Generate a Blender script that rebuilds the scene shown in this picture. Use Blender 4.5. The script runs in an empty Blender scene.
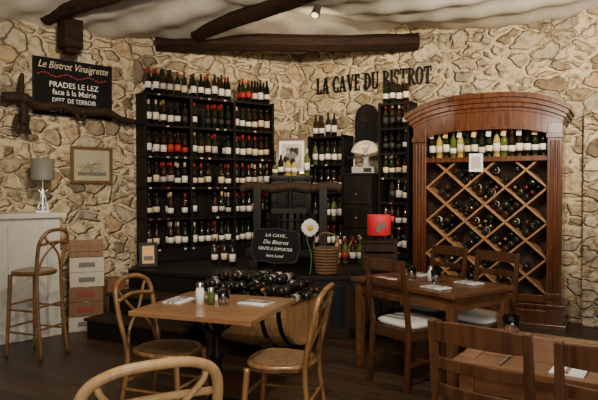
import bpy, math, random
from mathutils import Vector, Matrix
random.seed(7)
R=math.radians
# ---------------------------------------------------------------- materials
def mat(name,col,rough=.5,metal=0,trans=0,emit=None,es=0,coat=0,spec=None):
    m=bpy.data.materials.new(name); m.use_nodes=True
    p=m.node_tree.nodes['Principled BSDF']
    p.inputs['Base Color'].default_value=(*col,1); p.inputs['Roughness'].default_value=rough
    p.inputs['Metallic'].default_value=metal; p.inputs['Transmission Weight'].default_value=trans
    p.inputs['Coat Weight'].default_value=coat
    if spec is not None: p.inputs['Specular IOR Level'].default_value=spec
    if emit: 
        p.inputs['Emission Color'].default_value=(*emit,1); p.inputs['Emission Strength'].default_value=es
    nt=m.node_tree; n=nt.nodes.new('ShaderNodeTexNoise'); n.inputs['Scale'].default_value=14
    tc=nt.nodes.new('ShaderNodeTexCoord'); nt.links.new(tc.outputs['Object'],n.inputs['Vector'])
    mx=nt.nodes.new('ShaderNodeMix'); mx.data_type='RGBA'
    mx.inputs[6].default_value=(*[c*.8 for c in col],1); mx.inputs[7].default_value=(*[min(1,c*1.12) for c in col],1)
    nt.links.new(n.outputs['Fac'],mx.inputs[0]); nt.links.new(mx.outputs[2],p.inputs['Base Color'])
    return m
def wood(name,c1,c2,rough=.4,sc=(22,22,2.2),coat=0,spec=.5):
    m=bpy.data.materials.new(name); m.use_nodes=True; nt=m.node_tree
    p=nt.nodes['Principled BSDF']; p.inputs['Roughness'].default_value=rough; p.inputs['Coat Weight'].default_value=coat
    p.inputs['Specular IOR Level'].default_value=spec; p.inputs['Coat Roughness'].default_value=.15
    tc=nt.nodes.new('ShaderNodeTexCoord'); mp=nt.nodes.new('ShaderNodeMapping'); mp.inputs['Scale'].default_value=sc
    n=nt.nodes.new('ShaderNodeTexNoise'); n.inputs['Scale'].default_value=1; n.inputs['Detail'].default_value=6; n.inputs['Distortion'].default_value=1.2
    r=nt.nodes.new('ShaderNodeValToRGB'); r.color_ramp.elements[0].position=.3; r.color_ramp.elements[1].position=.7
    r.color_ramp.elements[0].color=(*c1,1); r.color_ramp.elements[1].color=(*c2,1)
    b=nt.nodes.new('ShaderNodeBump'); b.inputs['Strength'].default_value=.12; b.inputs['Distance'].default_value=.01
    L=nt.links.new
    L(tc.outputs['Object'],mp.inputs['Vector']); L(mp.outputs[0],n.inputs['Vector']); L(n.outputs['Fac'],r.inputs[0])
    L(r.outputs[0],p.inputs['Base Color']); L(n.outputs['Fac'],b.inputs['Height']); L(b.outputs[0],p.inputs['Normal'])
    return m
def stone():
    m=bpy.data.materials.new('rubble_stone'); m.use_nodes=True; nt=m.node_tree; L=nt.links.new
    p=nt.nodes['Principled BSDF']; p.inputs['Roughness'].default_value=.92; p.inputs['Specular IOR Level'].default_value=.2
    tc=nt.nodes.new('ShaderNodeTexCoord')
    mp=nt.nodes.new('ShaderNodeMapping'); mp.inputs['Scale'].default_value=(1,1,1.5); L(tc.outputs['Object'],mp.inputs['Vector'])
    def noise(sc,det,src,rough=.5):
        n=nt.nodes.new('ShaderNodeTexNoise'); n.inputs['Scale'].default_value=sc; n.inputs['Detail'].default_value=det; n.inputs['Roughness'].default_value=rough; L(src,n.inputs['Vector']); return n
    def add(a,col,amt):
        c=nt.nodes.new('ShaderNodeVectorMath'); c.operation='SUBTRACT'; c.inputs[1].default_value=(.5,.5,.5); L(col,c.inputs[0])
        s=nt.nodes.new('ShaderNodeVectorMath'); s.operation='SCALE'; s.inputs['Scale'].default_value=amt; L(c.outputs[0],s.inputs[0])
        d=nt.nodes.new('ShaderNodeVectorMath'); d.operation='ADD'; L(a,d.inputs[0]); L(s.outputs[0],d.inputs[1]); return d.outputs[0]
    v1=add(mp.outputs[0],noise(2.3,3,mp.outputs[0]).outputs['Color'],.30)
    v1=add(v1,noise(10,4,mp.outputs[0],.55).outputs['Color'],.09)
    SC=4.1
    v=nt.nodes.new('ShaderNodeTexVoronoi'); v.inputs['Scale'].default_value=SC; L(v1,v.inputs['Vector'])
    e=nt.nodes.new('ShaderNodeTexVoronoi'); e.feature='DISTANCE_TO_EDGE'; e.inputs['Scale'].default_value=SC; L(v1,e.inputs['Vector'])
    sep=nt.nodes.new('ShaderNodeSeparateColor'); L(v.outputs['Color'],sep.inputs[0])
    r=nt.nodes.new('ShaderNodeValToRGB'); cr=r.color_ramp
    cols=[(0,(.21,.165,.11)),(.18,(.36,.285,.19)),(.38,(.54,.44,.29)),(.56,(.64,.54,.375)),(.72,(.36,.315,.24)),(.86,(.68,.59,.43)),(1,(.48,.335,.19))]
    cr.elements[0].position=0; cr.elements[0].color=(*cols[0][1],1); cr.elements[1].position=1; cr.elements[1].color=(*cols[-1][1],1)
    for q,c in cols[1:-1]:
        el=cr.elements.new(q); el.color=(*c,1)
    L(sep.outputs[0],r.inputs[0])
    n2=noise(12,9,tc.outputs['Object'],.62)
    mt=nt.nodes.new('ShaderNodeMix'); mt.data_type='RGBA'; mt.blend_type='MULTIPLY'; mt.inputs[0].default_value=.9
    r2=nt.nodes.new('ShaderNodeValToRGB'); r2.color_ramp.elements[0].position=.34; r2.color_ramp.elements[1].position=.54
    r2.color_ramp.elements[0].color=(.46,.40,.33,1); r2.color_ramp.elements[1].color=(1.05,1.03,1.0,1)
    L(n2.outputs['Fac'],r2.inputs[0])
    n3=noise(1.9,6,tc.outputs['Object'],.6)
    ml=nt.nodes.new('ShaderNodeMath'); ml.operation='MULTIPLY_ADD'; ml.inputs[1].default_value=-.6; ml.inputs[2].default_value=.28; L(n3.outputs['Fac'],ml.inputs[0])
    ad=nt.nodes.new('ShaderNodeMath'); ad.operation='ADD'; L(e.outputs['Distance'],ad.inputs[0]); L(ml.outputs[0],ad.inputs[1])
    mr=nt.nodes.new('ShaderNodeMapRange'); mr.inputs[1].default_value=.03; mr.inputs[2].default_value=.13; L(ad.outputs[0],mr.inputs[0])
    mm=nt.nodes.new('ShaderNodeMix'); mm.data_type='RGBA'; mm.inputs[6].default_value=(.66,.545,.365,1)
    L(mr.outputs[0],mm.inputs[0]); L(r.outputs[0],mm.inputs[7])
    L(mm.outputs[2],mt.inputs[6]); L(r2.outputs[0],mt.inputs[7]); L(mt.outputs[2],p.inputs['Base Color'])
    h=nt.nodes.new('ShaderNodeMath'); h.operation='MULTIPLY_ADD'; h.inputs[1].default_value=.6; L(n2.outputs['Fac'],h.inputs[0]); L(mr.outputs[0],h.inputs[2])
    b=nt.nodes.new('ShaderNodeBump'); b.inputs['Strength'].default_value=1; b.inputs['Distance'].default_value=.05
    L(h.outputs[0],b.inputs['Height']); L(b.outputs[0],p.inputs['Normal'])
    return m
def planks():
    m=bpy.data.materials.new('floor_planks'); m.use_nodes=True; nt=m.node_tree; L=nt.links.new
    p=nt.nodes['Principled BSDF']; p.inputs['Roughness'].default_value=.42
    tc=nt.nodes.new('ShaderNodeTexCoord'); mp=nt.nodes.new('ShaderNodeMapping'); mp.inputs['Rotation'].default_value=(0,0,R(33)); L(tc.outputs['Object'],mp.inputs['Vector'])
    br=nt.nodes.new('ShaderNodeTexBrick'); br.inputs['Scale'].default_value=1; br.inputs['Brick Width'].default_value=1.3; br.inputs['Row Height'].default_value=.12; br.inputs['Mortar Size'].default_value=.004
    br.inputs['Color1'].default_value=(.06,.034,.021,1); br.inputs['Color2'].default_value=(.13,.075,.045,1); br.inputs['Mortar'].default_value=(.006,.004,.002,1); L(mp.outputs[0],br.inputs['Vector'])
    m2=nt.nodes.new('ShaderNodeMapping'); m2.inputs['Scale'].default_value=(2,25,1); L(mp.outputs[0],m2.inputs['Vector'])
    n=nt.nodes.new('ShaderNodeTexNoise'); n.inputs['Scale'].default_value=1; n.inputs['Detail'].default_value=6; L(m2.outputs[0],n.inputs['Vector'])
    mx=nt.nodes.new('ShaderNodeMix'); mx.data_type='RGBA'; mx.blend_type='MULTIPLY'; mx.inputs[0].default_value=.7
    L(br.outputs['Color'],mx.inputs[6]); L(n.outputs['Color'],mx.inputs[7]); L(mx.outputs[2],p.inputs['Base Color'])
    b=nt.nodes.new('ShaderNodeBump'); b.inputs['Strength'].default_value=.3; b.inputs['Distance'].default_value=.01; L(br.outputs['Fac'],b.inputs['Height']); b.invert=True; L(b.outputs[0],p.inputs['Normal'])
    return m
STONE=stone(); FLOOR=planks()
W_ARM=wood('armoire_wood',(.042,.011,.003),(.135,.043,.012),.26,coat=.6)
W_LAT=wood('lattice_wood',(.20,.095,.037),(.36,.19,.08),.5)
W_BK=wood('armoire_back_wood',(.05,.022,.009),(.10,.048,.02),.6)
W_CH=wood('chair_wood',(.042,.016,.007),(.11,.044,.017),.33,coat=.3)
W_BI=wood('bentwood',(.14,.066,.022),(.29,.15,.055),.33,coat=.3)
W_BL=wood('light_bentwood',(.42,.24,.10),(.60,.38,.17),.4)
W_TB=wood('table_wood',(.22,.10,.042),(.38,.20,.088),.3,sc=(3,26,10),coat=.35)
W_TD=wood('dark_table_wood',(.08,.031,.012),(.19,.08,.033),.3,sc=(3,26,10),coat=.3)
W_BM=wood('beam_wood',(.010,.005,.003),(.035,.016,.008),.75,sc=(3,20,20),spec=.2)
W_BR=wood('barrel_wood',(.26,.13,.05),(.48,.28,.12),.5)
W_BLK=wood('black_wood',(.004,.003,.0025),(.011,.008,.006),.5,spec=.3)
W_RUS=wood('rustic_wood',(.013,.007,.004),(.045,.023,.011),.75,spec=.3)
BLACK=mat('black_iron',(.009,.009,.009),.5,.3,spec=.3)
SHELF=mat('shelf_black',(.006,.0045,.004),.6,spec=.25)
GL=[mat('bottle_black',(.005,.005,.004),.06,coat=.8),mat('bottle_green',(.010,.016,.005),.06,coat=.8),mat('bottle_brown',(.02,.009,.003),.06,coat=.8)]
GLC=[mat('bottle_white_wine',(.42,.32,.08),.12,coat=.5),mat('bottle_rose',(.6,.2,.12),.12,coat=.5),mat('bottle_leaf',(.08,.11,.02),.12,coat=.5)]
LB=[mat('label_white',(.80,.75,.66),.6),mat('label_cream',(.68,.56,.39),.6),mat('label_grey',(.45,.42,.38),.6),mat('label_black',(.02,.02,.02),.6),mat('label_red',(.38,.025,.02),.6)]
CP=[mat('capsule_black',(.012,.010,.010),.3),mat('capsule_red',(.27,.012,.012),.3),mat('capsule_gold',(.45,.27,.07),.3,.6),mat('capsule_cream',(.55,.42,.26),.4)]
TAG=mat('tag_orange',(.80,.45,.14),.6); WHITE=mat('white_paper',(.84,.82,.77),.7)
CUSH=mat('cushion_cloth',(.80,.77,.72),.9); PLAST=mat('white_panel',(.70,.67,.60),.6)
CHROME=mat('brushed_steel',(.55,.55,.55),.28,1); CLOTH=mat('ceiling_cloth',(.70,.66,.58),.95,spec=.1)
GLASS=mat('clear_glass',(.95,.97,.97),.03,0,1)
RED=mat('red_shade',(.62,.02,.03),.6,emit=(.8,.03,.04),es=.2)
SHADE=mat('lamp_fabric',(.20,.19,.17),.6)
CARD=mat('cardboard',(.19,.10,.052),.8); BOXW=mat('white_carton',(.52,.47,.39),.7); BOXR=mat('red_print',(.28,.04,.03),.7)
WICK=wood('wicker',(.10,.05,.02),(.27,.15,.065),.8,sc=(40,40,60)); YEL=mat('yellow',(.8,.5,.03),.6); GRN=mat('stem_green',(.05,.2,.03),.6)
CHALK=mat('slate_black',(.008,.008,.008),.8,spec=.2); GOLD=mat('gilt_frame',(.20,.12,.045),.45,.4); PARCH=mat('parchment',(.46,.41,.28),.8)
INK=mat('grey_ink',(.16,.15,.13),.8)
# ---------------------------------------------------------------- builder
def frame_mat(d,up=Vector((0,0,1))):
    z=d.normalized(); 
    if abs(z.dot(up))>.98: up=Vector((0,1,0))
    x=up.cross(z).normalized(); y=z.cross(x)
    return Matrix((x,y,z)).transposed()
class B:
    def __init__(s): s.v=[];s.f=[];s.mi=[];s.sm=[];s.mats=[]
    def m(s,mt):
        if mt not in s.mats: s.mats.append(mt)
        return s.mats.index(mt)
    def add(s,vs,fs,mt,smooth=False,M=None):
        o=len(s.v)
        for v in vs:
            v=Vector(v); s.v.append(M@v if M else v)
        for i,f in enumerate(fs):
            s.f.append([o+j for j in f]); s.mi.append(s.m(mt[i] if isinstance(mt,list) else mt)); s.sm.append(smooth)
    def box(s,c,d,mt,rot=(0,0,0)):
        M=Matrix.Translation(c)@(Matrix.Rotation(rot[2],4,'Z')@Matrix.Rotation(rot[1],4,'Y')@Matrix.Rotation(rot[0],4,'X'))
        x,y,z=[a/2 for a in d]
        vs=[(-x,-y,-z),(x,-y,-z),(x,y,-z),(-x,y,-z),(-x,-y,z),(x,-y,z),(x,y,z),(-x,y,z)]
        s.add(vs,[(0,3,2,1),(4,5,6,7),(0,1,5,4),(1,2,6,5),(2,3,7,6),(3,0,4,7)],mt,False,M)
    def beam(s,p0,p1,w,h,mt,up=(0,0,1),w2=None,h2=None):
        p0=Vector(p0);p1=Vector(p1); F=frame_mat(p1-p0,Vector(up)); w2=w2 or w; h2=h2 or h
        vs=[]
        for p,a,b in((p0,w,h),(p1,w2,h2)):
            for i,j in((-1,-1),(1,-1),(1,1),(-1,1)): vs.append(p+F@Vector((i*a/2,j*b/2,0)))
        s.add(vs,[(3,2,1,0),(4,5,6,7),(0,1,5,4),(1,2,6,5),(2,3,7,6),(3,0,4,7)],mt)
    def cyl(s,p0,p1,r0,mt,r1=None,n=12):
        p0=Vector(p0);p1=Vector(p1); r1=r0 if r1 is None else r1; F=frame_mat(p1-p0); vs=[]
        for p,r in((p0,r0),(p1,r1)):
            for i in range(n):
                a=2*math.pi*i/n; vs.append(p+F@Vector((r*math.cos(a),r*math.sin(a),0)))
        s.add(vs,[(i,(i+1)%n,n+(i+1)%n,n+i) for i in range(n)],mt,True)
        s.add(vs,[tuple(reversed(range(n))),tuple(range(n,2*n))],mt,False)
    def lathe(s,prof,mt,M=None,n=16,cx=0,cy=0):
        vs=[];fs=[];ms=[]
        for r,z in prof:
            for i in range(n):
                a=2*math.pi*i/n; vs.append((cx+r*math.cos(a),cy+r*math.sin(a),z))
        for k in range(len(prof)-1):
            for i in range(n):
                fs.append((k*n+i,k*n+(i+1)%n,(k+1)*n+(i+1)%n,(k+1)*n+i)); ms.append(mt[k] if isinstance(mt,list) else mt)
        s.add(vs,fs,ms,True,M)
    def tube(s,pts,r,mt,n=8,closed=False,sub=5,rs=None,flat=1):
        P=[Vector(p) for p in pts]; Q=[];RR=[]
        N=len(P)
        rs=rs or [r]*N
        segs=N if closed else N-1
        for i in range(segs):
            if closed: a,b,c,d=P[(i-1)%N],P[i],P[(i+1)%N],P[(i+2)%N]; r0,r1=rs[i],rs[(i+1)%N]
            else: a,b,c,d=P[max(i-1,0)],P[i],P[i+1],P[min(i+2,N-1)]; r0,r1=rs[i],rs[i+1]
            for k in range(sub):
                t=k/sub
                Q.append(.5*((2*b)+(c-a)*t+(2*a-5*b+4*c-d)*t*t+(3*b-a-3*c+d)*t**3)); RR.append(r0+(r1-r0)*t)
        if not closed: Q.append(P[-1]); RR.append(rs[-1])
        K=len(Q); vs=[]; prev=None
        for i in range(K):
            t=(Q[(i+1)%K]-Q[i-1]) if closed else (Q[min(i+1,K-1)]-Q[max(i-1,0)])
            t.normalize()
            if prev is None:
                x=Vector((0,0,1)).cross(t)
                if x.length<.05: x=Vector((1,0,0)).cross(t)
            else: x=prev-t*prev.dot(t)
            x.normalize(); prev=x; y=t.cross(x)
            for j in range(n):
                a=2*math.pi*j/n; vs.append(Q[i]+x*RR[i]*math.cos(a)+y*RR[i]*math.sin(a)*flat)
        fs=[]
        for i in range(K if closed else K-1):
            for j in range(n): fs.append((i*n+j,i*n+(j+1)%n,((i+1)%K)*n+(j+1)%n,((i+1)%K)*n+j))
        if not closed: fs+= [tuple(reversed(range(n))),tuple(range((K-1)*n,K*n))]
        s.add(vs,fs,mt,True)
    def prism(s,poly,z0,z1,mt,M=None):
        n=len(poly); vs=[(x,y,z0) for x,y in poly]+[(x,y,z1) for x,y in poly]
        s.add(vs,[tuple(reversed(range(n))),tuple(range(n,2*n))]+[(i,(i+1)%n,n+(i+1)%n,n+i) for i in range(n)],mt,False,M)
    def ball(s,c,r,mt,sc=(1,1,1),n=12,k=8):
        prof=[(r*math.sin(math.pi*i/k),-r*math.cos(math.pi*i/k)) for i in range(k+1)]
        s.lathe(prof,mt,Matrix.Translation(c)@Matrix.Diagonal((*sc,1)),n)
    def bottle(s,M,g=None,l=None,c=None,n=10,k=1.0):
        g=g or random.choice(GL); l=l or random.choices(LB,[6,3,1.5,1,.6])[0]; c=c or random.choices(CP,[5,2,1,1])[0]
        k*=random.uniform(.96,1.04); z0=random.uniform(.05,.07); z1=z0+random.uniform(.055,.09)
        pr=[(0,0),(.035,0),(.0375,.008),(.0375,z0),(.038,z0),(.038,z1),(.0375,z1),(.0375,.185),(.031,.212),(.016,.24),(.0148,.25),(.0155,.25),(.0155,.305),(0,.305)]
        ms=[g,g,g,g,l,g,g,g,g,g,c,c,c]
        s.lathe([(r,z*k) for r,z in pr],ms,M,n)
    def obj(s,name,loc=(0,0,0),rz=0,bev=0,parent=None,rot=None):
        me=bpy.data.meshes.new(name); me.from_pydata([tuple(v) for v in s.v],[],s.f)
        for mt in s.mats: me.materials.append(mt)
        me.polygons.foreach_set('material_index',s.mi); me.polygons.foreach_set('use_smooth',s.sm); me.update()
        o=bpy.data.objects.new(name,me); bpy.context.collection.objects.link(o)
        o.location=loc; o.rotation_euler=rot or (0,0,rz)
        if bev:
            b=o.modifiers.new('bevel','BEVEL'); b.width=bev; b.segments=2; b.limit_method='ANGLE'; b.angle_limit=R(50)
        if parent: o.parent=parent
        return o
def T(x,y,z): return Matrix.Translation((x,y,z))
def text(body,name,w,h,M,mt,parent=None,ext=.002,bold=0,loc=(0,0,0),rz=0,shear=0):
    cu=bpy.data.curves.new(name,'FONT'); cu.body=body; cu.align_x='CENTER'; cu.align_y='CENTER'; cu.extrude=0.001; cu.offset=bold; cu.resolution_u=3; cu.shear=shear
    t=bpy.data.objects.new('tmp',cu); bpy.context.collection.objects.link(t)
    bpy.context.view_layer.update(); dg=bpy.context.evaluated_depsgraph_get()
    me=bpy.data.meshes.new_from_object(t.evaluated_get(dg)); bpy.data.objects.remove(t)
    xs=[v.co.x for v in me.vertices]; ys=[v.co.y for v in me.vertices]
    sx=w/(max(xs)-min(xs)); sy=h/(max(ys)-min(ys)) if h else sx
    cx=(max(xs)+min(xs))/2; cy=(max(ys)+min(ys))/2
    for v in me.vertices:
        v.co=M@Vector(((v.co.x-cx)*sx,-(v.co.z)*ext/.001,(v.co.y-cy)*sy))
    me.materials.clear(); me.materials.append(mt)
    o=bpy.data.objects.new(name,me); bpy.context.collection.objects.link(o); o.location=loc; o.rotation_euler=(0,0,rz)
    if parent: o.parent=parent
    return o
# ---------------------------------------------------------------- room shell
H=3.95
b=B(); b.box((0,3.6,-.05),(12.4,12.4,.1),FLOOR); b.obj('floor')
b=B(); b.box((2.6,.1,H/2),(5.7,.2,H),STONE); b.obj('wall_right',(0,8.68,0),R(-33))
b=B(); b.box((-1.24,.1,H/2),(2.5,.2,H),STONE); b.obj('wall_back',(0,8.68,0),R(35))
b=B(); b.box((-2.45,.1,H/2),(5.0,.2,H),STONE); b.obj('wall_left',(-2.03,7.25,0),R(45))
b=B(); b.box((-5.55,1.0,H/2),(.2,5.8,H),STONE); b.obj('wall_side_left')
b=B(); b.box((4.95,1.8,H/2),(.2,7.6,H),STONE); b.obj('wall_side_right')
b=B()
for c,d in(((-4.2,0,H/2),(2.6,.2,H)),((3.9,0,H/2),(2.2,.2,H)),((0,0,.4),(5.8,.2,.8)),((0,0,3.5),(5.8,.2,.9))): b.box(c,d,STONE)
b.obj('wall_rear',(0,-1.95,0))
b=B(); b.box((4.15,-.08,1.17),(.76,.22,2.34),STONE); b.obj('trim_1',(0,8.68,0),R(-33),.02)
b=B()
for x in(-2.85,-1.43,0,1.43,2.85): b.box((x,0,1.92),(.08,.1,2.22),W_BLK)
for z in(.83,3.02): b.box((0,0,z),(5.78,.1,.06),W_BLK)
b.obj('window_1',(0,-1.95,0))
def cz(x,y):
    s=x*.55-y*.84; f=abs(math.sin(s*1.15+.4))
    fold=.026*math.sin(x*4+y*7+2*math.sin(y*2))+.010*math.sin(x*13-y*6)
    return 3.57+.03*x-.20*f**.7+fold+.04*math.sin(y*1.7)
vs=[];fs=[];NX,NY=120,130
for j in range(NY+1):
    for i in range(NX+1):
        x=-5.6+11.2*i/NX; y=-1.95+10.9*j/NY; vs.append((x,y,cz(x,y)))
for j in range(NY):
    for i in range(NX):
        a=j*(NX+1)+i; fs.append((a,a+1,a+NX+2,a+NX+1))
b=B(); b.add(vs,fs,CLOTH,True); b.obj('ceiling')
def logbeam(name,p0,p1,w,h):
    b=B(); p0=Vector(p0);p1=Vector(p1); N=14; F=frame_mat(p1-p0); vs=[]
    for i in range(N+1):
        t=i/N; p=p0.lerp(p1,t)+Vector((0,0,.012*math.sin(t*7)))
        for k in range(8):
            a=math.pi/8+k*math.pi/4; q=1+random.uniform(-.05,.05)
            vs.append(p+F@Vector((w*.54*math.cos(a)*q,h*.54*math.sin(a)*q,0)))
    fs=[(i*8+k,i*8+(k+1)%8,(i+1)*8+(k+1)%8,(i+1)*8+k) for i in range(N) for k in range(8)]+[tuple(reversed(range(8))),tuple(range(N*8,N*8+8))]
    b.add(vs,fs,W_BM); return b.obj(name)
logbeam('ceiling_beam',(-1.76,7.44,3.28),(1.5,7.62,3.34),.22,.2)
logbeam('ceiling_beam',(-1.22,7.2,3.33),(.52,5.3,3.38),.18,.16)
logbeam('ceiling_beam',(-2.68,6.42,3.32),(-1.2,5.2,3.34),.17,.17)
b=B(); b.box((0,0,0),(.2,.2,.3),W_BM); b.box((0,0,-.17),(.14,.14,.06),W_BM); b.obj('beam_corbel',(-2.42,6.38,3.12),R(45),.01)
b=B(); b.cyl((0,0,.12),(0,0,0),.012,BLACK); b.cyl((0,0,0),(-.03,-.05,-.1),.035,CHROME,.05); b.cyl((-.03,-.05,-.1),(-.031,-.052,-.104),.035,mat('bulb_glow',(1,.9,.7),.3,emit=(1,.75,.4),es=3)); b.obj('ceiling_spotlight',(.19,6.1,3.33))
# platform + steps
PL=[(-1.85,6.5),(-.8,5.98),(1.05,5.98),(1.2,6.95),(1.36,7.72),(0,8.62),(-1.9,7.32)]
b=B(); b.prism(PL,0,.58,W_BLK); b.prism([(x*1.0,y-(.02 if y<6.6 else 0)) for x,y in PL],.58,.62,W_BLK)
for i in range(15): b.box((-.74+i*.125,5.972,.28),(.1,.03,.5),W_RUS if i%3 else W_BLK)
b.box((.15,5.955,.05),(1.85,.03,.09),W_RUS)
b.obj('wine_platform',bev=.005)
b=B(); nx,ny=-.444,-.896
for k,z in((1,.41),(2,.205)):
    o=.3*k; p=.3*(k-1)+.004
    poly=[(-1.85+nx*o,6.5+ny*o),(-.8+nx*o,5.98+ny*o),(-.8+nx*p,5.98+ny*p),(-1.85+nx*p,6.5+ny*p)]
    b.prism(poly,0,z-.03,W_BLK)
    q=[(poly[0][0]+nx*.02-.02,poly[0][1]+ny*.02),(poly[1][0]+nx*.02+.02,poly[1][1]+ny*.02),poly[2],poly[3]]
    b.prism(q,z-.03,z,W_RUS)
b.obj('platform_steps',bev=.004)
# ---------------------------------------------------------------- bottle shelving
def shelving(name,loc,rz,L,depth,z0,levels,ztop,bays,topb=True,mix=0,side=True):
    b=B(); n=len(bays)-1
    for x in bays: b.box((x,depth/2,(z0+ztop)/2),(.03,depth,ztop-z0),SHELF)
    b.box((L/2,depth-.01,(z0+ztop)/2),(L,.02,ztop-z0),SHELF)
    if levels[0]-z0>.05: b.box((L/2,depth/2,(z0+levels[0])/2),(L,depth-.02,levels[0]-z0-.01),SHELF)
    for z in levels:
        b.box((L/2,depth/2,z-.012),(L,depth,.024),SHELF)
        for i in range(int(L/.11)):
            if random.random()<.3: b.box((.07+i*.11,-.003,z-.012),(.03,.004,.018),random.choice([LB[2],LB[1],LB[2],BOXR]))
    o=b.obj(name,loc,rz)
    c=B()
    for li,z in enumerate(levels):
        top=abs(z-ztop)<.03
        if top and not topb: continue
        for k in range(n):
            x0,x1=bays[k]+.015,bays[k+1]-.015; m=int((x1-x0)/.083); run=0
            for i in range(m):
                if run<=0: g=random.choice(GL); l=random.choices(LB,[6,3,1.5,1.6,1.3 if li in(1,2,3) else .4])[0]; cc=random.choices(CP,[6,1.8,1,1.2])[0]; run=random.choice([1,2,2,3])
                run-=1
                if random.random()<.06: continue
                gg=random.choice(GLC) if mix and random.random()<mix else g
                x=x0+(i+.5)*(x1-x0)/m
                c.bottle(T(x,.06+random.uniform(0,.02),z+.001),gg,l,cc)
                if random.random()<.6: c.bottle(T(x+.01,.165,z+.001),g,l,cc)
    c.obj('wine_bottles',(0,0,0),0,parent=o)
    return o
lv=[.77+.37*k for k in range(6)]
shelving('wine_shelving',(-1.807,7.03,0),R(35),1.8,.28,.62,lv,2.63,[.015,.6,1.2,1.785])
lv2=[.70+.372*k for k in range(5)]
shelving('wine_shelving',(.12,8.16,0),R(-33),.55,.28,.62,lv2,2.2,[.015,.535],mix=.15)
lv3=[.70+.31*k for k in range(7)]
o=shelving('wine_shelving',(1.0,7.61,0),R(-33),.42,.27,.62,lv3,2.57,[.015,.405])
# dark cabinets
b=B(); b.box((0,0,.505),(.5,.42,1.01),W_BLK)
for x in(-.12,.12):
    b.box((x,-.215,.5),(.22,.02,.85),W_BLK); b.box((x,-.228,.5),(.14,.01,.7),SHELF)
b.box((0,0,1.02),(.54,.46,.03),W_BLK); b.obj('dark_cabinet',(-.1,7.74,.62),0,.004)
b=B(); b.box((.21,.2,.52),(.39,.38,1.04),W_BLK)
for z in(.2,.5,.8): b.box((.21,.002,z),(.35,.02,.25),W_BLK); b.ball((.21,-.02,z),.015,GOLD)
b.box((.21,.2,1.055),(.40,.41,.03),W_BLK); b.obj('drawer_cabinet',(.555,7.71,.62),R(-33),.004)
# vintage fan-dial scale
b=B(); WS=mat('enamel_grey',(.30,.28,.24),.3,coat=.5)
b.prism([(-.14,-.09),(.14,-.09),(.16,.09),(-.16,.09)],0,.08,WS)
b.lathe([(.07,.08),(.045,.12),(.035,.18),(.05,.22)],WS,T(.03,0,0))
fan=[(.0,.0)]+[(.19*math.cos(R(a)),.19*math.sin(R(a))) for a in range(15,170,9)]
Mf=T(.03,-.02,.23)@Matrix.Rotation(R(90),4,'X')
b.prism(fan,-.02,.03,WS,Mf); b.prism([(x*.86,y*.86+.012) for x,y in fan],.03,.033,LB[1],Mf)
for a in range(30,160,10): b.beam((.03+.12*math.cos(R(a)),-.055,.242+.12*math.sin(R(a))),(.03+.155*math.cos(R(a)),-.055,.242+.155*math.sin(R(a))),.009,.003,BLACK)
b.prism([(.0,.01),(.07*math.cos(R(30)),.09),(0,.10),(-.06,.09)],.033,.036,WS,Mf)
b.beam((.03,-.059,.25),(.09,-.059,.39),.010,.003,BLACK); b.ball((.03,-.05,.24),.03,CHROME)
b.lathe([(0,.19),(.08,.19),(.10,.215),(.095,.215),(.0,.20)],CHROME,T(-.12,.0,0)); b.cyl((-.12,0,.08),(-.12,0,.19),.012,CHROME)
b.box((.06,-.095,.04),(.1,.01,.05),BLACK)
b.obj('vintage_scale',(.83,7.74,1.69),R(-12),.003)
def framed(name,w,h,loc,rz,tilt,fm,inner,art):
    b=B(); fw=.035
    for x in(-1,1): b.box((x*(w/2-fw/2),0,h/2),(fw,.025,h),fm)
    for z in(fw/2,h-fw/2): b.box((0,0,z),(w-2*fw,.025,fw),fm)
    b.box((0,.005,h/2),(w-2*fw,.01,h-2*fw),inner)
    art(b,w,h); return b.obj(name,loc,bev=.002,rot=(tilt,0,rz))
def art1(b,w,h):
    b.box((0,-.003,h/2),(w-.14,.006,h-.16),LB[2])
    for i in range(14): b.ball((random.uniform(-.07,.07),-.007,h/2+random.uniform(-.1,.12)),random.uniform(.02,.045),random.choice([INK,BLACK,INK]),(1,.08,1.2))
framed('framed_photograph',.40,.47,(-.1,7.74,1.68),R(-8),R(-8),W_ARM,WHITE,art1)
b=B()
for x,k,g in((-.2,.6,GLC[2]),(-.13,.9,GL[0]),(-.04,.75,GLC[0]),(.04,.7,GLC[0]),(.2,1.1,GLC[2])): b.bottle(T(x,-.12,0),g,LB[0],k=k)
b.obj('liqueur_bottles',(-.1,7.72,1.656))
b=B(); arch=[(-.17,0),(.17,0)]+[(.17*math.cos(R(a)),.3+.2*math.sin(R(a))) for a in range(0,181,15)]
M=Matrix.Rotation(R(90),4,'X'); b.prism(arch,0,.04,BLACK,M); b.prism([(x*.8,y*.85+.03) for x,y in arch],.04,.05,BLACK,M)
for a in range(20,170,20): b.beam((0,-.055,.25),(.13*math.cos(R(a)),-.055,.27+.16*math.sin(R(a))),.01,.01,W_RUS)
b.obj('arched_iron_plaque',(.92,8.07,2.12),R(-33))
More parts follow.
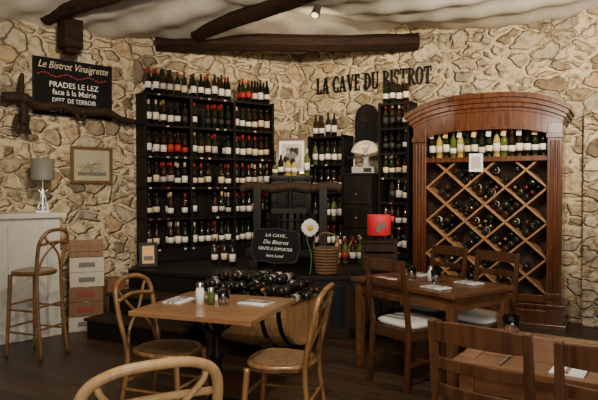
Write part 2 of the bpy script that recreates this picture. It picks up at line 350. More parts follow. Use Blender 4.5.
# wine press
b=B()
for x in(-.38,.38): b.box((x,0,.45),(.09,.1,.9),W_BLK); b.box((x,0,.04),(.1,.6,.08),W_BLK)
b.box((0,0,.16),(.95,.5,.08),W_BLK)
for i in range(22):
    a=2*math.pi*i/22; b.box((.27*math.cos(a),.23*math.sin(a),.40),(.05,.018,.38),W_BLK,(0,0,a+math.pi/2))
for z in(.28,.52):
    b.tube([(.285*math.cos(t),.245*math.sin(t),z) for t in [i*math.pi/6 for i in range(12)]],.01,BLACK,closed=True,sub=2)
b.box((0,0,.62),(.4,.34,.06),W_BLK); b.cyl((0,0,.62),(0,0,1.0),.03,BLACK)
for i in range(10): b.lathe([(.03,0),(.038,.008),(.03,.016)],BLACK,T(0,0,.66+i*.02),n=10)
b.tube([(-.58,0,.86),(-.45,0,.9),(-.2,0,.87),(0,0,.9),(.2,0,.87),(.45,0,.9),(.58,0,.87)],.055,W_RUS)
b.cyl((-.2,.0,.98),(.2,.0,.98),.016,BLACK); b.ball((-.2,0,.98),.03,BLACK); b.ball((.2,0,.98),.03,BLACK)
b.obj('wine_press',(-.1,6.9,.62),R(-6),.004)
# red lamp on crate
b=B()
for z in(.05,.15,.25):
    for y in(-.15,.15): b.box((0,y,z),(.36,.015,.08),W_RUS)
    for x in(-.18,.18): b.box((x,0,z),(.015,.3,.08),W_RUS)
b.box((0,0,.01),(.36,.3,.015),W_RUS); b.box((0,0,.31),(.4,.34,.02),W_RUS)
for x in(-.165,.165):
    for y in(-.135,.135): b.box((x,y,.15),(.03,.03,.3),W_RUS)
b.obj('wooden_crate',(.86,6.45,.62),R(-5))
b=B(); b.cyl((0,0,0),(0,0,.015),.06,BLACK); b.cyl((0,0,.015),(0,0,.1),.01,BLACK)
b.lathe([(.11,.05),(.125,.06),(.125,.26),(.12,.27),(.115,.26),(.112,.06),(.11,.05)],RED,n=24); b.cyl((-.118,0,.07),(.118,0,.07),.003,BLACK)
b.prism([(-.05,.10),(-.01,.08),(.0,.12),(.06,.15),(.05,.2),(.0,.18),(-.03,.21)],.124,.128,INK,Matrix.Rotation(R(90),4,'X')); b.obj('red_table_lamp',(.86,6.45,.942))
def bottlegroup(name,pts,z,mix=.2,loc=(0,0,0)):
    b=B()
    for x,y in pts: b.bottle(T(x,y,z),random.choice(GLC) if random.random()<mix else None)
    return b.obj(name,loc)
bottlegroup('floor_wine_bottles',[(.45+i*.09,7.0+.03*(j%2)+j*.09) for i in range(4) for j in range(3)],.622)
bottlegroup('champagne_bottles',[(-.95+i*.1,6.75+.06*(i%2)) for i in range(3)],.622,0)
# wicker basket + flower
b=B()
for k in range(9):
    z=.015+k*.03; r=.1+.035*k/9
    b.tube([(r*math.cos(t),r*math.sin(t),z+.004*(i%2)) for i,t in enumerate([i*math.pi/8 for i in range(16)])],.014,WICK,n=6,closed=True,sub=2)
b.cyl((0,0,0),(0,0,.012),.1,WICK)
b.tube([(-.13,0,.26),(-.11,0,.37),(0,0,.42),(.11,0,.37),(.13,0,.26)],.008,WICK)
b.obj('wicker_basket',(.28,6.14,.622))
b=B(); b.tube([(0,0,0),(.015,.01,.2),(-.03,0,.36),(.0,0,.48)],.006,GRN); b.cyl((0,0,0),(0,0,.012),.03,BLACK)
for i in range(14):
    a=2*math.pi*i/14; b.ball((.055*math.cos(a),-.01,.48+.055*math.sin(a)),.04,WHITE,(.45+.5*abs(math.cos(a)),.15,.45+.5*abs(math.sin(a))),n=8,k=6)
b.ball((0,-.02,.48),.032,YEL,(1,.5,1)); b.obj('daisy_flower',(.11,6.02,.622))
def art2(b,w,h): b.box((0,-.003,h/2),(w-.08,.006,h-.08),TAG); b.box((0,-.008,h*.35),(w-.1,.004,.05),INK)
framed('small_picture_frame',.2,.27,(-1.66,6.6,.63),R(20),R(-10),BLACK,LB[1],art2)
# ---------------------------------------------------------------- half barrel with bottles
BX,BY=-.38,5.34
b=B(); L=.98
def br(t): return .36+.055*(1-(2*t-1)**2)
NS=14
for s in range(NS):
    a0=math.pi+math.pi*s/NS+.008; a1=math.pi+math.pi*(s+1)/NS-.008; vs=[];K=8
    for i in range(K+1):
        t=i/K; x=-L/2+L*t
        for rr,a in((br(t),a0),(br(t),a1),(br(t)-.03,a1),(br(t)-.03,a0)): vs.append((x,rr*math.cos(a),rr*math.sin(a)))
    fs=[(i*4+k,i*4+(k+1)%4,(i+1)*4+(k+1)%4,(i+1)*4+k) for i in range(K) for k in range(4)]+[(3,2,1,0),(K*4,K*4+1,K*4+2,K*4+3)]
    b.add(vs,fs,W_BR)
for xe in(-L/2+.04,L/2-.04):
    half=[(.34*math.cos(a),.34*math.sin(a)) for a in [math.pi+math.pi*i/16 for i in range(17)]]
    b.prism(half,-.012,.012,W_BR,T(xe,0,0)@Matrix(((0,0,1,0),(1,0,0,0),(0,1,0,0),(0,0,0,1))))
for t in(.05,.2,.8,.95):
    r=br(t)+.006; x=-L/2+L*t; vs=[]
    for i in range(17):
        a=math.pi+math.pi*i/16
        for dx,dr in((-.02,0),(.02,0),(.02,.006),(-.02,.006)): vs.append((x+dx,(r+dr-.004)*math.cos(a),(r+dr-.004)*math.sin(a)))
    b.add(vs,[(i*4+k,i*4+(k+1)%4,(i+1)*4+(k+1)%4,(i+1)*4+k) for i in range(16) for k in range(4)],BLACK)
for x in(-.28,.28):
    b.box((x,0,-.47),(.07,.62,.1),W_RUS)
    for y in(-.27,.27): b.box((x,y,-.37),(.07,.08,.22),W_RUS,(R(20 if y<0 else -20),0,0))
bar=b.obj('half_barrel',(BX,BY,.525),R(-28))
b=B()
for lay,(z,hw) in enumerate(((-.2,.26),(-.11,.30),(-.03,.32),(.05,.32),(.13,.28),(.2,.19))):
    n=10
    for i in range(n):
        for sgn in(-1,1):
            if hw<.2 and i in(0,9): continue
            ll=.40 if z<.0 else (.46 if z<.1 else .40)
            x=-ll+2*ll*i/(n-1); 
            tilt=random.uniform(-4,4); rz=random.uniform(-6,6)+(180 if random.random()<.5 else 0)
            y0=sgn*(hw-.15)
            M=T(x,y0,z)@Matrix.Rotation(R(rz),4,'Z')@Matrix.Rotation(R(90+tilt),4,'X')@T(0,0,-.15)
            b.bottle(M,random.choice(GL),random.choice([LB[3],LB[3],LB[3],LB[0],LB[2]]),CP[0] if random.random()<.8 else CP[2])
b.obj('wine_bottles',(0,0,0),0,parent=bar)
# chalkboard
b=B(); w,h=.42,.30; pts=[]
for i in range(48):
    t=2*math.pi*i/48; c,s=math.cos(t),math.sin(t); q=(abs(c)**4+abs(s)**4)**(-1/4); q*=1+.035*math.cos(4*t*2)
    pts.append((w/2*c*q,h/2*s*q))
b.prism(pts,0,.015,W_RUS,Matrix.Rotation(R(90),4,'X')); b.prism([(x*.95,y*.93) for x,y in pts],.015,.018,CHALK,Matrix.Rotation(R(90),4,'X'))
cb=b.obj('chalkboard_sign',(-.20,5.17,1.0),bev=0,rot=(R(-10),R(4),R(-4)))
for i,(t,ww,hh) in enumerate((('LA CAVE...',.19,.026),('Du Bistrot',.22,.032),('VENTE A EMPORTER',.29,.026),('hors Lunel',.15,.026))):
    text(t,'chalk_text_%d'%(i+1),ww,hh,T(0,-.019,.088-i*.058),WHITE,cb,.0006,shear=.3)
# ---------------------------------------------------------------- armoire
AW,AD=1.6,.48
b=B()
for x in(.03,AW-.03): b.box((x,AD/2,1.15),(.05,AD,2.1),W_ARM)
b.box((AW/2,AD-.015,1.2),(AW-.08,.02,2.1),W_BK)
b.box((AW/2,AD/2,.12),(AW+.04,AD+.02,.24),W_ARM); b.box((AW/2,AD/2-.01,.255),(AW+.08,AD+.05,.03),W_ARM); b.box((AW/2,AD/2-.01,.03),(AW+.09,AD+.05,.06),W_ARM)
b.box((AW/2,-.005,.14),(AW-.3,.02,.12),W_ARM)
for x in(.075,AW-.075):
    b.box((x,.03,1.2),(.15,.07,1.98),W_ARM)
    for d in(-.035,0,.035): b.cyl((x+d,-.01,.4),(x+d,-.01,2.0),.011,W_ARM,n=8)
    b.box((x,.015,.36),(.165,.09,.06),W_ARM); b.box((x,.015,2.05),(.17,.09,.05),W_ARM)
def az(x,base,rise):
    t=abs((x-AW/2)/(AW/2)); return base+rise*(1-min(t,1.1)**3)
N=32
def archband(x0,x1,y0,y1,zl,zh,mt):
    vs=[]
    for i in range(N+1):
        x=x0+(x1-x0)*i/N
        vs+= [(x,y0,zl(x)),(x,y1,zl(x)),(x,y1,zh(x)),(x,y0,zh(x))]
    fs=[(i*4+k,i*4+(k+1)%4,(i+1)*4+(k+1)%4,(i+1)*4+k) for i in range(N) for k in range(4)]+[(3,2,1,0),(N*4,N*4+1,N*4+2,N*4+3)]
    b.add(vs,fs,mt)
archband(.0,AW,.0,.06,lambda x:az(x,2.0,.16),lambda x:az(x,2.22,.14),W_ARM)
for dy,z0,z1,ov in((.0,2.2,2.24,.01),(-.03,2.24,2.29,.035),(-.055,2.29,2.34,.06),(-.075,2.34,2.395,.085)):
    archband(-ov,AW+ov,dy-.01,AD+.0,lambda x:az(x,z0,.14),lambda x:az(x,z1,.14),W_ARM)
archband(.15,AW-.15,-.012,.02,lambda x:az(x,2.02,.12),lambda x:az(x,2.05,.12),W_ARM)
b.box((AW/2,AD/2,1.83),(AW-.1,AD-.03,.03),W_ARM); b.box((AW/2,.03,1.815),(AW-.28,.04,.05),W_ARM)
b.box((AW/2,.03,.32),(AW-.28,.05,.08),W_ARM)
X0,X1,Z0,Z1=.15,AW-.15,.36,1.79; sp=(X1-X0)/3; 
def clip(x0,z0,dx,dz):
    ts=[-1e9,1e9]
    for p,d,lo,hi in((x0,dx,X0,X1),(z0,dz,Z0,Z1)):
        a,c=(lo-p)/d,(hi-p)/d; a,c=min(a,c),max(a,c); ts[0]=max(ts[0],a); ts[1]=min(ts[1],c)
    return ts if ts[1]-ts[0]>.05 else None
k=.88
for i in range(-6,10):
    for sg in(1,-1):
        xs=X0+sp*i; t=clip(xs,Z0,1,sg*k)
        if t:
            p0=(xs+t[0],.20,Z0+sg*k*t[0]); p1=(xs+t[1],.20,Z0+sg*k*t[1]); b.beam(p0,p1,.30,.022,W_LAT,up=(-sg*k,0,1))
arm=b.obj('wine_armoire',(1.33,7.0,0),R(-28),.004)
c=B(); r=.039
for row in range(0,8):
    for i in range(0,4):
        vx=X0+sp*i+(sp/2 if row%2 else 0); vz=Z0+sp/2*k*row
        if vx<X0+.1 or vx>X1-.1: continue
        if vz>Z1-.2: continue
        dens=random.choice([.0,.25,.25,.5,.8])
        for (p,q) in((0,0),(1,0),(0,1),(1,1),(2,0),(0,2),(2,1)):
            if p+q>0 and random.random()<dens: continue
            x=vx+r*1.5*(p-q); z=vz+.036+r*1.36*(1+p+q)
            if not(X0+.04<x<X1-.04 and z<Z1-.05): continue
            M=T(x,.40,z)@Matrix.Rotation(R(90),4,'X'); g=random.choice(GL)
            c.bottle(M if random.random()<.3 else T(x,.10,z)@Matrix.Rotation(R(-90),4,'X'),g,random.choice([LB[3],LB[0],LB[3]]),random.choice([CP[0],CP[0],CP[1],CP[2]]))
n=16
for i in range(n):
    x=.2+(AW-.4)*i/(n-1)
    g=GLC[0] if i in(1,4,9) else (GLC[2] if i in(3,10) else random.choice(GL))
    c.bottle(T(x,.1,1.846),g,LB[0] if random.random()<.8 else LB[1],random.choice(CP),k=.98)
    c.bottle(T(x+.02,.22,1.846),random.choice(GL),LB[0],k=1.0)
    if i%2==0: c.box((x,.055,2.10),(.05,.003,.06),TAG if i%4 else WHITE,(0,R(8),0))
c.obj('wine_bottles',(0,0,0),0,parent=arm)
b=B(); b.box((0,0,0),(.15,.006,.2),WHITE); b.box((0,-.004,0),(.1,.002,.13),LB[2]); b.obj('price_card',(.72,-.012,1.78),parent=arm)
# ---------------------------------------------------------------- serif wall lettering
def letters(s,height,total):
    b=B(); th=.022
    X=[0.0]
    def rect(x0,z0,x1,z1): b.box(((X[0]+(x0+x1)/2),-th/2,(z0+z1)/2),(x1-x0,th,z1-z0),BLACK)
    def quad(p): b.add([(X[0]+x,-th,z) for x,z in p]+[(X[0]+x,0,z) for x,z in p],[(0,1,2,3),(7,6,5,4),(0,4,5,1),(1,5,6,2),(2,6,7,3),(3,7,4,0)],BLACK)
    def arc(cx,cz,rx,rz,a0,a1,ts=.19,tt=.085,n=14):
        P=[]
        for i in range(n+1):
            a=R(a0+(a1-a0)*i/n); c,s_=math.cos(a),math.sin(a)
            P.append(((cx+rx*c,cz+rz*s_),(cx+(rx-ts)*c,cz+(rz-tt)*s_)))
        for i in range(n):
            quad([P[i][0],P[i+1][0],P[i+1][1],P[i][1]])
    S=.19; t=.075
    def stem(x,top=True,bot=True,z0=0,z1=1):
        rect(x,z0,x+S,z1)
        if bot: rect(x-.06,z0,x+S+.06,z0+t)
        if top: rect(x-.06,z1-t,x+S+.06,z1)
    W={'L':.62,'A':.80,'C':.66,'V':.76,'E':.64,'D':.74,'U':.76,'B':.68,'I':.34,'S':.56,'R':.74,'O':.74,'T':.70,' ':.30}
    for ch in s:
        if ch=='L': stem(.08); rect(.08,0,.56,t*1.2); rect(.49,0,.56,.30)
        elif ch=='I': stem(.08)
        elif ch=='T': stem(.25,top=False); rect(.0,1-t*1.2,.69,1); rect(0,.70,.065,1); rect(.625,.70,.69,1)
        elif ch=='E': stem(.08); rect(.08,0,.58,t*1.2); rect(.08,1-t*1.2,.56,1); rect(.2,.47,.44,.54); rect(.52,0,.58,.28); rect(.50,.74,.56,1); rect(.39,.38,.45,.63)
        elif ch=='A':
            quad([(.28,1),(.46,1),(.76,0),(.54,0)]); quad([(.32,1),(.39,1),(.17,0),(.08,0)]); rect(.18,.26,.58,.34); rect(.0,0,.25,t); rect(.49,0,.81,t)
        elif ch=='V':
            quad([(.03,1),(.25,1),(.47,0),(.33,0)]); quad([(.60,1),(.68,1),(.45,0),(.38,0)]); rect(-.03,1-t,.29,1); rect(.53,1-t,.77,1)
        elif ch=='O': arc(.36,.5,.36,.52,0,360,n=28)
        elif ch=='C': arc(.38,.5,.38,.52,48,312,n=22); rect(.57,.66,.63,1); rect(.57,0,.63,.32)
        elif ch=='D': stem(.08); arc(.25,.5,.47,.5,-90,90); rect(.1,0,.27,.085); rect(.1,.915,.27,1)
        elif ch=='U': rect(.07,.3,.26,1); rect(0,1-t,.33,1); rect(.60,.3,.67,1); rect(.53,1-t,.76,1); arc(.37,.32,.30,.34,180,360,.15,.10)
        elif ch=='B': stem(.08); arc(.28,.75,.33,.25,-90,90,.17,.075); arc(.28,.26,.39,.27,-90,90,.18,.075); rect(.1,.925,.3,1); rect(.1,.47,.3,.54); rect(.1,0,.3,.075)
        elif ch=='R': stem(.08); arc(.28,.74,.35,.26,-90,90,.17,.075); rect(.1,.925,.3,1); rect(.1,.47,.3,.54); quad([(.26,.5),(.46,.5),(.75,0),(.52,0)]); rect(.50,0,.80,t)
        elif ch=='S': arc(.27,.74,.26,.28,30,270,.16,.085); arc(.27,.26,.26,.28,-150,90,.16,.085); rect(.43,.70,.49,1); rect(.02,0,.08,.30)
        X[0]+=W[ch]+.05
    tot=X[0]; 
    for v in b.v: v.x=(v.x-tot/2)/tot*total; v.z=(v.z-.5)*height
    return b
letters('LA CAVE DU BISTROT',.225,1.70).obj('wall_lettering',(.966,8.045,2.93),R(-33))
# ---------------------------------------------------------------- left wall things
P=Vector((-2.535,6.745,0))
def onwall(lx,ly,z): return (P.x+.707*lx-.707*ly,P.y+.707*lx+.707*ly,z)
b=B(); b.box((0,0,0),(.9,.03,.62),BLACK); b.box((0,-.017,0),(.87,.004,.59),CHALK)
sg=b.obj('restaurant_sign_board',onwall(0,-.03,2.6),R(45))
for t,w_,h_,z,sh in(('Le Bistrot Vinaigrette',.80,.10,.225,.35),('PRADES LE LEZ',.56,.06,.03,0),('face à la Mairie',.50,.06,-.05,0),('DEST. DE TERROIR',.50,.05,-.14,0),('CAVE A VIN',.6,.055,-.245,0)):
    text(t,'lettering',w_,h_,T(0,-.021,z),LB[1] if sh else WHITE,sg,.001,.002 if sh else .005,shear=sh)
b=B()
for i in range(22): b.ball((-.40+.036*i,-.026,.128+.018*math.sin(i*.9)),.017,BOXR,(1,.4,.6),n=8,k=6)
b.obj('chili_garland',(0,0,0),0,parent=sg)
b=B()
b.tube([(-.8,-.1,.06),(-.6,-.12,.06),(-.45,-.1,.0),(-.2,-.12,.02),(0,-.1,-.02),(.3,-.12,.0),(.5,-.1,-.06),(.68,-.11,-.08)],.04,W_RUS,rs=[.05,.06,.045,.05,.045,.05,.035,.03])
b.tube([(-.6,-.08,.32),(-.62,-.1,.1),(-.59,-.1,-.05),(-.6,-.1,-.2)],.03,W_RUS,rs=[.02,.04,.045,.05]); 
for x in(-.66,-.6,-.54): b.tube([(x,-.1,-.1),(x-.02,-.1,-.22),(x+.01,-.1,-.3)],.02,W_RUS)
b.tube([(-.05,-.1,0),(-.02,-.12,-.09),(.04,-.12,-.1),(.07,-.1,0)],.02,W_RUS)
b.tube([(.5,-.1,-.04),(.55,-.12,-.12),(.62,-.1,-.05)],.012,BLACK)
b.ball((.55,-.06,-.07),.03,W_RUS); b.cyl((.55,-.1,-.07),(.55,.05,-.07),.015,BLACK); b.cyl((-.6,-.1,.0),(-.6,.05,.0),.015,BLACK)
b.obj('antique_ox_yoke',onwall(0,-.06,2.36),R(45))
def art3(b,w,h):
    b.box((0,-.003,h/2),(w-.12,.004,h-.11),PARCH)
    for i in range(60): b.beam((random.uniform(-.17,.17),-.006,random.uniform(.08,.24)),(random.uniform(-.17,.17),-.006,random.uniform(.08,.30)),.006,.002,LB[2] if i%3==0 else INK)
    b.box((0,-.006,.11),(.34,.003,.04),INK)
framed('framed_engraving',.5,.42,onwall(.21,-.02,1.55),R(45),0,GOLD,PARCH,art3)
b=B(); b.box((-.8,.24,.60),(1.6,.46,1.2),PLAST); b.box((-.79,.23,1.225),(1.68,.52,.05),PLAST); b.box((-.8,-.0,.05),(1.6,.02,.1),PLAST)
for x in(-1.4,-.95,-.5,-.12): b.box((x,.0,.62),(.03,.02,1.05),PLAST)
b.obj('bar_counter',(-2.44,6.13,0),R(45),.004)
b=B(); b.box((0,0,.01),(.13,.13,.02),CHROME)
b.tube([(-.05,0,.02),(.03,0,.12),(-.05,0,.24)],.012,CHROME); b.tube([(.05,0,.02),(-.03,0,.12),(.05,0,.24)],.012,CHROME); b.cyl((0,0,.23),(0,0,.34),.01,CHROME)
for a in range(4): b.beam((.05*math.cos(a*1.57),.05*math.sin(a*1.57),.02),(0,0,.25),.012,.012,CHROME)
b.lathe([(.115,.33),(.115,.55),(.11,.55),(.11,.33),(.115,.33)],SHADE,n=28); b.obj('table_lamp',(-2.63,6.16,1.25),R(20))
b=B(); z=0
cols=[BOXW,CARD,CARD,BOXW,BOXW]
for i,cm in enumerate(cols):
    hh=.155; dx=random.uniform(-.015,.015); a=random.uniform(-.05,.05)
    b.box((dx,0,z+hh/2),(.34,.28,hh-.004),cm,(0,0,a)); b.box((dx,-.142,z+hh/2),(.16,.004,.05),BOXR if cm is CARD else INK,(0,0,a)); b.box((dx,0,z+hh-.002),(.05,.282,.003),LB[1],(0,0,a)); z+=hh
for k_ in range(3): 
    b.box((0,-.135,z+.03+k_*.055),(.34,.012,.045),W_BI); b.box((0,.135,z+.03+k_*.055),(.34,.012,.045),W_BI)
    for sx in(-1,1): b.box((sx*.165,0,z+.03+k_*.055),(.012,.26,.045),W_BI)
b.box((0,0,z+.006),(.34,.27,.012),W_BI)
for sx in(-1,1):
    for sy in(-1,1): b.box((sx*.15,sy*.12,z+.08),(.02,.02,.15),W_BI)
b.obj('wine_cartons',(-2.27,6.38,0),R(20),.003)
b=B()
for k_ in range(3): b.box((0,0,.08+.16*k_),(.22,.22,.155),CARD); b.box((0,-.112,.08+.16*k_),(.14,.004,.05),[BOXR,INK,BOXR][k_])
b.obj('wine_cartons',(-2.12,6.80,0),R(45),.003)
# ---------------------------------------------------------------- bentwood cross-back chair (front = +y)
def bistro(name,loc,rz,W=W_BI,sh=.46,stool=False,sc=(1,1,1)):
    b=B(); n=28
    pts=[]
    for i in range(n):
        t=2*math.pi*i/n; c,s=math.cos(t),math.sin(t); q=(abs(c)**2.6+abs(s)**2.6)**(-1/2.6); wd=.205 if s>0 else .19
        pts.append((wd*c*q*(1+.06*s),.2*s*q))
    if stool: pts=[(x*.85,y*.85) for x,y in pts]
    b.prism(pts,sh-.035,sh-.005,W)
    b.tube([(x*.97,y*.97,sh-.012) for x,y in pts],.017,W,closed=True,sub=1)
    b.prism([(x*.85,y*.85) for x,y in pts],sh-.005,sh+.002,WICK if not stool else W)
    top=sh+.44 if not stool else sh+.36; q=.85 if stool else 1
    b.tube([(-.19*q,-.25*q,0),(-.18*q,-.2*q,sh*.55),(-.175*q,-.185*q,sh),(-.195*q,-.225*q,sh+.2),(-.19*q,-.26*q,top-.07),(-.12*q,-.285*q,top-.005),(0,-.295*q,top+.01),(.12*q,-.285*q,top-.005),(.19*q,-.26*q,top-.07),(.195*q,-.225*q,sh+.2),(.175*q,-.185*q,sh),(.18*q,-.2*q,sh*.55),(.19*q,-.25*q,0)],.0165,W,n=10)
    for sx in(-1,1):
        b.tube([(sx*.17*q,.17*q,sh-.03),(sx*.18*q,.185*q,sh*.5),(sx*.195*q,.205*q,0)],.017,W,rs=[.02,.018,.014],n=10)
        b.tube([(sx*.165*q,-.185*q,sh+.0),(sx*.10*q,-.215*q,sh+.14),(-sx*.02*q,-.243*q+.008*sx,sh+.24),(-sx*.13*q,-.275*q,top-.08),(-sx*.15*q,-.275*q,top-.04)],.010,W,n=8)
    b.tube([(-.19*q,-.235*q,top-.12),(0,-.27*q,top-.1),(.19*q,-.235*q,top-.12)],.013,W,n=8,flat=1)
    hs=[.22] if not stool else [.22,.42]
    for z in hs:
        e=.185*q
        b.tube([(-e,-.2*q,z),(-e,0,z+.0),(-e,.19*q,z)],.010,W); b.tube([(e,-.2*q,z),(e,0,z),(e,.19*q,z)],.010,W)
        b.tube([(-e,.19*q,z+.04),(0,.19*q,z+.04),(e,.19*q,z+.04)],.010,W); b.tube([(-e,-.21*q,z+.04),(0,-.21*q,z+.04),(e,-.21*q,z+.04)],.010,W)
    o=b.obj(name,loc,rz); o.scale=sc; return o
bistro('bentwood_chair',(-.86,3.90,0),R(-110))
bistro('bentwood_chair',(-.10,3.66,0),R(75))
bistro('bentwood_chair',(-.61,2.14,0),R(30),W_BL,sc=(1.15,1.12,1.045))
bistro('bar_stool',(-2.38,5.40,0),R(70),sh=.76,stool=True)
# ---------------------------------------------------------------- ladder-back chairs (front=+y)
def ladder(name,loc,rz,top=.97,cush=True):
    b=B(); sh=.45
    for sx in(-1,1):
        b.beam((sx*.185,-.2,sh),(sx*.19,-.235,0),.035,.035,W_CH,up=(0,1,0)); b.beam((sx*.185,-.2,sh-.01),(sx*.185,-.275,top),.035,.035,W_CH,up=(0,1,0),w2=.03,h2=.028)
        b.beam((sx*.19,.19,sh-.02),(sx*.19,.19,0),.038,.038,W_CH,up=(0,1,0),w2=.03,h2=.03)
        b.box((sx*.19,0,sh-.05),(.022,.36,.06),W_CH); b.box((sx*.19,0,.2),(.02,.38,.03),W_CH)
    b.box((0,.19,sh-.05),(.36,.022,.06),W_CH); b.box((0,-.2,sh-.05),(.36,.022,.06),W_CH); b.box((0,-.02,.2),(.37,.02,.03),W_CH)
    b.prism([(-.2,-.21),(.2,-.21),(.215,.215),(-.215,.215)],sh-.02,sh,W_CH)
    for z,h in((top-.045,.075),(top-.17,.045),(top-.28,.045)):
        y=-.2-.075*(z-sh)/(top-sh); vs=[]
        for i in range(9):
            t=i/8*2-1; yy=y-.02*(1-t*t); hb=h/2+(.012*(1-t*t) if h>.06 else 0); x=t*.175
            vs+=[(x,yy-.009,z-h/2),(x,yy+.009,z-h/2),(x,yy+.009,z+hb),(x,yy-.009,z+hb)]
        b.add(vs,[(i*4+k,i*4+(k+1)%4,(i+1)*4+(k+1)%4,(i+1)*4+k) for i in range(8) for k in range(4)]+[(3,2,1,0),(32,33,34,35)],W_CH)
    o=b.obj(name,loc,rz,.004)
    if cush:
        c=B(); n=32
        vs=[];prof=((.90,0),(.98,.012),(1,.025),(.97,.038),(.85,.047),(.5,.052),(.01,.053))
        for sc,z in prof:
            for i in range(n):
                t=2*math.pi*i/n; cc,ss=math.cos(t),math.sin(t); q=(abs(cc)**6+abs(ss)**6)**(-1/6); vs.append((.2*cc*q*sc,.19*ss*q*sc+.01,z+sh+.001))
        fs=[(k*n+i,k*n+(i+1)%n,(k+1)*n+(i+1)%n,(k+1)*n+i) for k in range(len(prof)-1) for i in range(n)]
        c.add(vs,fs,CUSH,True); c.obj('seat_cushion',parent=o)
    return o
A=Vector((.58,-.815,0)); Bv=Vector((.815,.58,0)); F=Vector((1.07,4.15,0))
ang=math.atan2(Bv.y,Bv.x)-math.pi/2
def t2(a,bb): p=F+A*a+Bv*bb; return (p.x,p.y,0)
ladder('dining_chair',t2(-.52,.10),ang+R(2))
ladder('dining_chair',t2(-.88,.72),ang+math.pi)
ladder('dining_chair',t2(-.32,.68),ang+math.pi+R(4))
A3=Vector((.83,-.555,0)); B3=Vector((.555,.83,0)); N3=Vector((.66,2.6,0)); ang3=math.atan2(B3.y,B3.x)-math.pi/2
p=Vector((.695,2.22,0))+B3*.26; ladder('dining_chair',(p.x,p.y,0),ang3-R(6),top=.985)
p=Vector((1.05,1.95,0))+B3*.26; ladder('dining_chair',(p.x,p.y,0),ang3,top=.975)
# ---------------------------------------------------------------- tables
def wtable(name,L,D,loc,rz,W,slats=5):
    b=B()
    b.box((0,-D/2+.04,.735),(L,.08,.03),W); b.box((0,D/2-.04,.735),(L,.08,.03),W)
    for sx in(-1,1): b.box((sx*(L/2-.04),0,.735),(.08,D-.16,.03),W)
    for i in range(slats):
        w=(D-.16)/slats; b.box((0,-D/2+.08+w*(i+.5),.733),(L-.16,w-.004,.028),W)
    for sy in(-1,1): b.box((0,sy*(D/2-.05),.67),(L-.12,.022,.1),W)
    for sx in(-1,1):
        b.box((sx*(L/2-.05),0,.67),(.022,D-.12,.1),W)
        for sy in(-1,1): b.beam((sx*(L/2-.06),sy*(D/2-.06),.72),(sx*(L/2-.06),sy*(D/2-.06),0),.065,.065,W,w2=.05,h2=.05,up=(0,1,0))
    return b.obj(name,loc,rz,.004)
c2=F+A*(-.55)+Bv*.35; r2=math.atan2(A.y,A.x); wtable('dining_table',1.1,.7,(c2.x,c2.y,0),r2,W_TD)
c3=N3+A3*.62+B3*.36; r3=math.atan2(A3.y,A3.x); wtable('dining_table',1.24,.72,(c3.x,c3.y,0),r3,W_TD)
b=B(); b.box((0,0,.735),(.82,.74,.03),W_TB); b.box((0,0,.71),(.6,.5,.02),BLACK)
b.lathe([(0,.70),(.07,.70),(.03,.66),(.026,.45),(.045,.42),(.03,.38),(.04,.2),(.055,.12),(.03,.08),(0,.08)],BLACK,n=16)
for k in range(4):
    a=R(45+90*k); c,s=math.cos(a),math.sin(a); b.tube([(0,0,.12),(.10*c,.10*s,.11),(.2*c,.2*s,.05),(.26*c,.26*s,.02)],.022,BLACK,rs=[.03,.026,.022,.018]); b.ball((.26*c,.26*s,.018),.018,BLACK,(1.3,1.3,1))
    b.tube([(0,0,.55),(.1*c,.1*s,.62),(.2*c,.2*s,.70)],.012,BLACK)
T1=Vector((-.53,3.85,0)); ra=R(-20); b.obj('bistro_table',T1,ra,.003)
def on1(x,y,z=.7505): return (T1.x+x*math.cos(ra)-y*math.sin(ra),T1.y+x*math.sin(ra)+y*math.cos(ra),z)
def napkin(loc,rz):
    b=B(); b.box((0,0,.003),(.2,.13,.006),WHITE); b.box((.01,.005,.008),(.18,.115,.004),WHITE,(0,0,.05)); b.obj('paper_napkin',loc,rz,.001)
def cutlery(loc,rz,fork=True):
    b=B(); b.box((0,-.05,.003),(.012,.1,.004),CHROME); b.box((0,.02,.003),(.006,.06,.004),CHROME)
    if fork:
        b.box((0,.055,.004),(.022,.02,.003),CHROME)
        for x in(-.009,-.003,.003,.009): b.box((x,.085,.004),(.003,.045,.003),CHROME)
    else: b.prism([(-.008,.03),(.008,.03),(.009,.11),(0,.13),(-.006,.11)],.001,.004,CHROME)
    b.obj('fork' if fork else 'table_knife',loc,rz)
def tumbler(loc,s=1):
    b=B(); b.lathe([(0,0),(.03*s,0),(.036*s,.04*s),(.041*s,.1*s),(.038*s,.1*s),(.033*s,.04*s),(.027*s,.012*s),(0,.012*s)],GLASS,n=20); b.obj('water_glass',loc)
napkin(on1(-.29,.02),ra+R(90)); cutlery(on1(-.27,.0,.761),ra+R(0)); cutlery(on1(-.31,.0,.761),ra+R(2),False)
napkin(on1(.22,.12),ra+R(-10)); cutlery(on1(.22,.10,.761),ra+R(-88)); cutlery(on1(.22,.14,.761),ra+R(-92),False)
tumbler(on1(.07,-.04)); tumbler(on1(-.08,.24))
b=B(); b.lathe([(0,0),(.028,0),(.03,.08),(.022,.11),(.02,.115),(.024,.14),(0,.145)],[WHITE,WHITE,WHITE,CHROME,CHROME,CHROME]); b.obj('salt_shaker',on1(-.10,-.04))
b=B(); b.lathe([(0,0),(.025,0),(.027,.06),(.02,.085),(.022,.11),(0,.115)],[BLACK,GLC[2],GLC[2],CHROME,CHROME]); b.obj('pepper_mill',on1(-.03,-.02))
b=B(); b.lathe([(0,0),(.04,0),(.05,.03),(.047,.03),(.035,.006),(0,.006)],WHITE); b.obj('small_dish',on1(-.08,.1))
def g2(a,bb,z=.7505): q=F+A*a+Bv*bb; return (q.x,q.y,z)
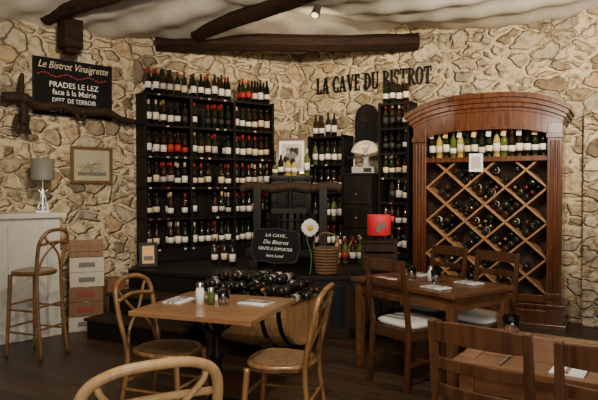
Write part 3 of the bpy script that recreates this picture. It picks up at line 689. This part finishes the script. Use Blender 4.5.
for a_,b_ in((-.85,.14),(-.3,.16),(-.85,.55),(-.3,.54)):
    napkin(g2(a_,b_),r2); cutlery(g2(a_-.03,b_,.761),r2); cutlery(g2(a_+.03,b_,.761),r2,False)
tumbler(g2(-.68,.3)); tumbler(g2(-.45,.33)); tumbler(g2(-.6,.48))
b=B(); b.lathe([(0,0),(.025,0),(.027,.07),(.018,.09),(.022,.12),(0,.125)],[BLACK,WHITE,WHITE,CHROME,CHROME]); b.obj('salt_shaker',g2(-.55,.38))
def g3(a,bb,z=.7505): q=N3+A3*a+B3*bb; return (q.x,q.y,z)
tumbler(g3(.11,.58),1.05); napkin(g3(.46,.14),r3+R(90)); cutlery(g3(.46,.14,.761),r3); napkin(g3(.75,.56),r3); cutlery(g3(.2,.14),r3,False)
# ---------------------------------------------------------------- lights
def light(kind,name,loc,e,col,size=.3,target=None,spot=None,blend=.5):
    l=bpy.data.lights.new(name,kind); l.energy=e; l.color=col
    if kind=='AREA': l.shape='RECTANGLE'; l.size=size; l.size_y=size*.7
    else: l.shadow_soft_size=size
    if spot: l.spot_size=R(spot); l.spot_blend=blend
    o=bpy.data.objects.new(name,l); bpy.context.collection.objects.link(o); o.location=loc
    if target is not None: o.rotation_euler=(Vector(target)-Vector(loc)).to_track_quat('-Z','Y').to_euler()
light('AREA','rear_fill',(1.0,-1.7,2.2),105,(1,.94,.85),2.6,(0,6,1.4))  # added soft area fill behind the camera, set before the rear window opening
light('SPOT','wall_washer_right',(2.1,3.8,2.9),640,(1,.83,.60),.05,(2.0,7.2,2.7),95,.9)
light('SPOT','wall_washer_left',(-1.2,3.6,2.9),290,(1,.83,.60),.05,(-1.5,7.2,2.3),98,.9)
light('SPOT','shelf_spot',(.19,6.0,3.12),85,(1,.78,.5),.04,(.1,8.4,2.4),110)
light('SPOT','table_spot',(.2,1.9,3.1),250,(1,.88,.70),.05,(.3,4.3,.7),90,.7)
light('POINT','ceiling_fill',(-.3,1.6,2.65),65,(1,.92,.78),.12)  # unseen point fill added to brighten the ceiling; no fixture hangs here
w=bpy.data.worlds.new('world'); bpy.context.scene.world=w; w.use_nodes=True
w.node_tree.nodes['Background'].inputs[0].default_value=(.75,.85,1,1); w.node_tree.nodes['Background'].inputs[1].default_value=.25
cam=bpy.data.cameras.new('camera'); cam.sensor_width=36; cam.lens=36*600/598; cam.clip_start=.05
co=bpy.data.objects.new('camera',cam); bpy.context.collection.objects.link(co); co.location=(0,0,1.5); co.rotation_euler=(R(90-1.15),0,0)
bpy.context.scene.camera=co
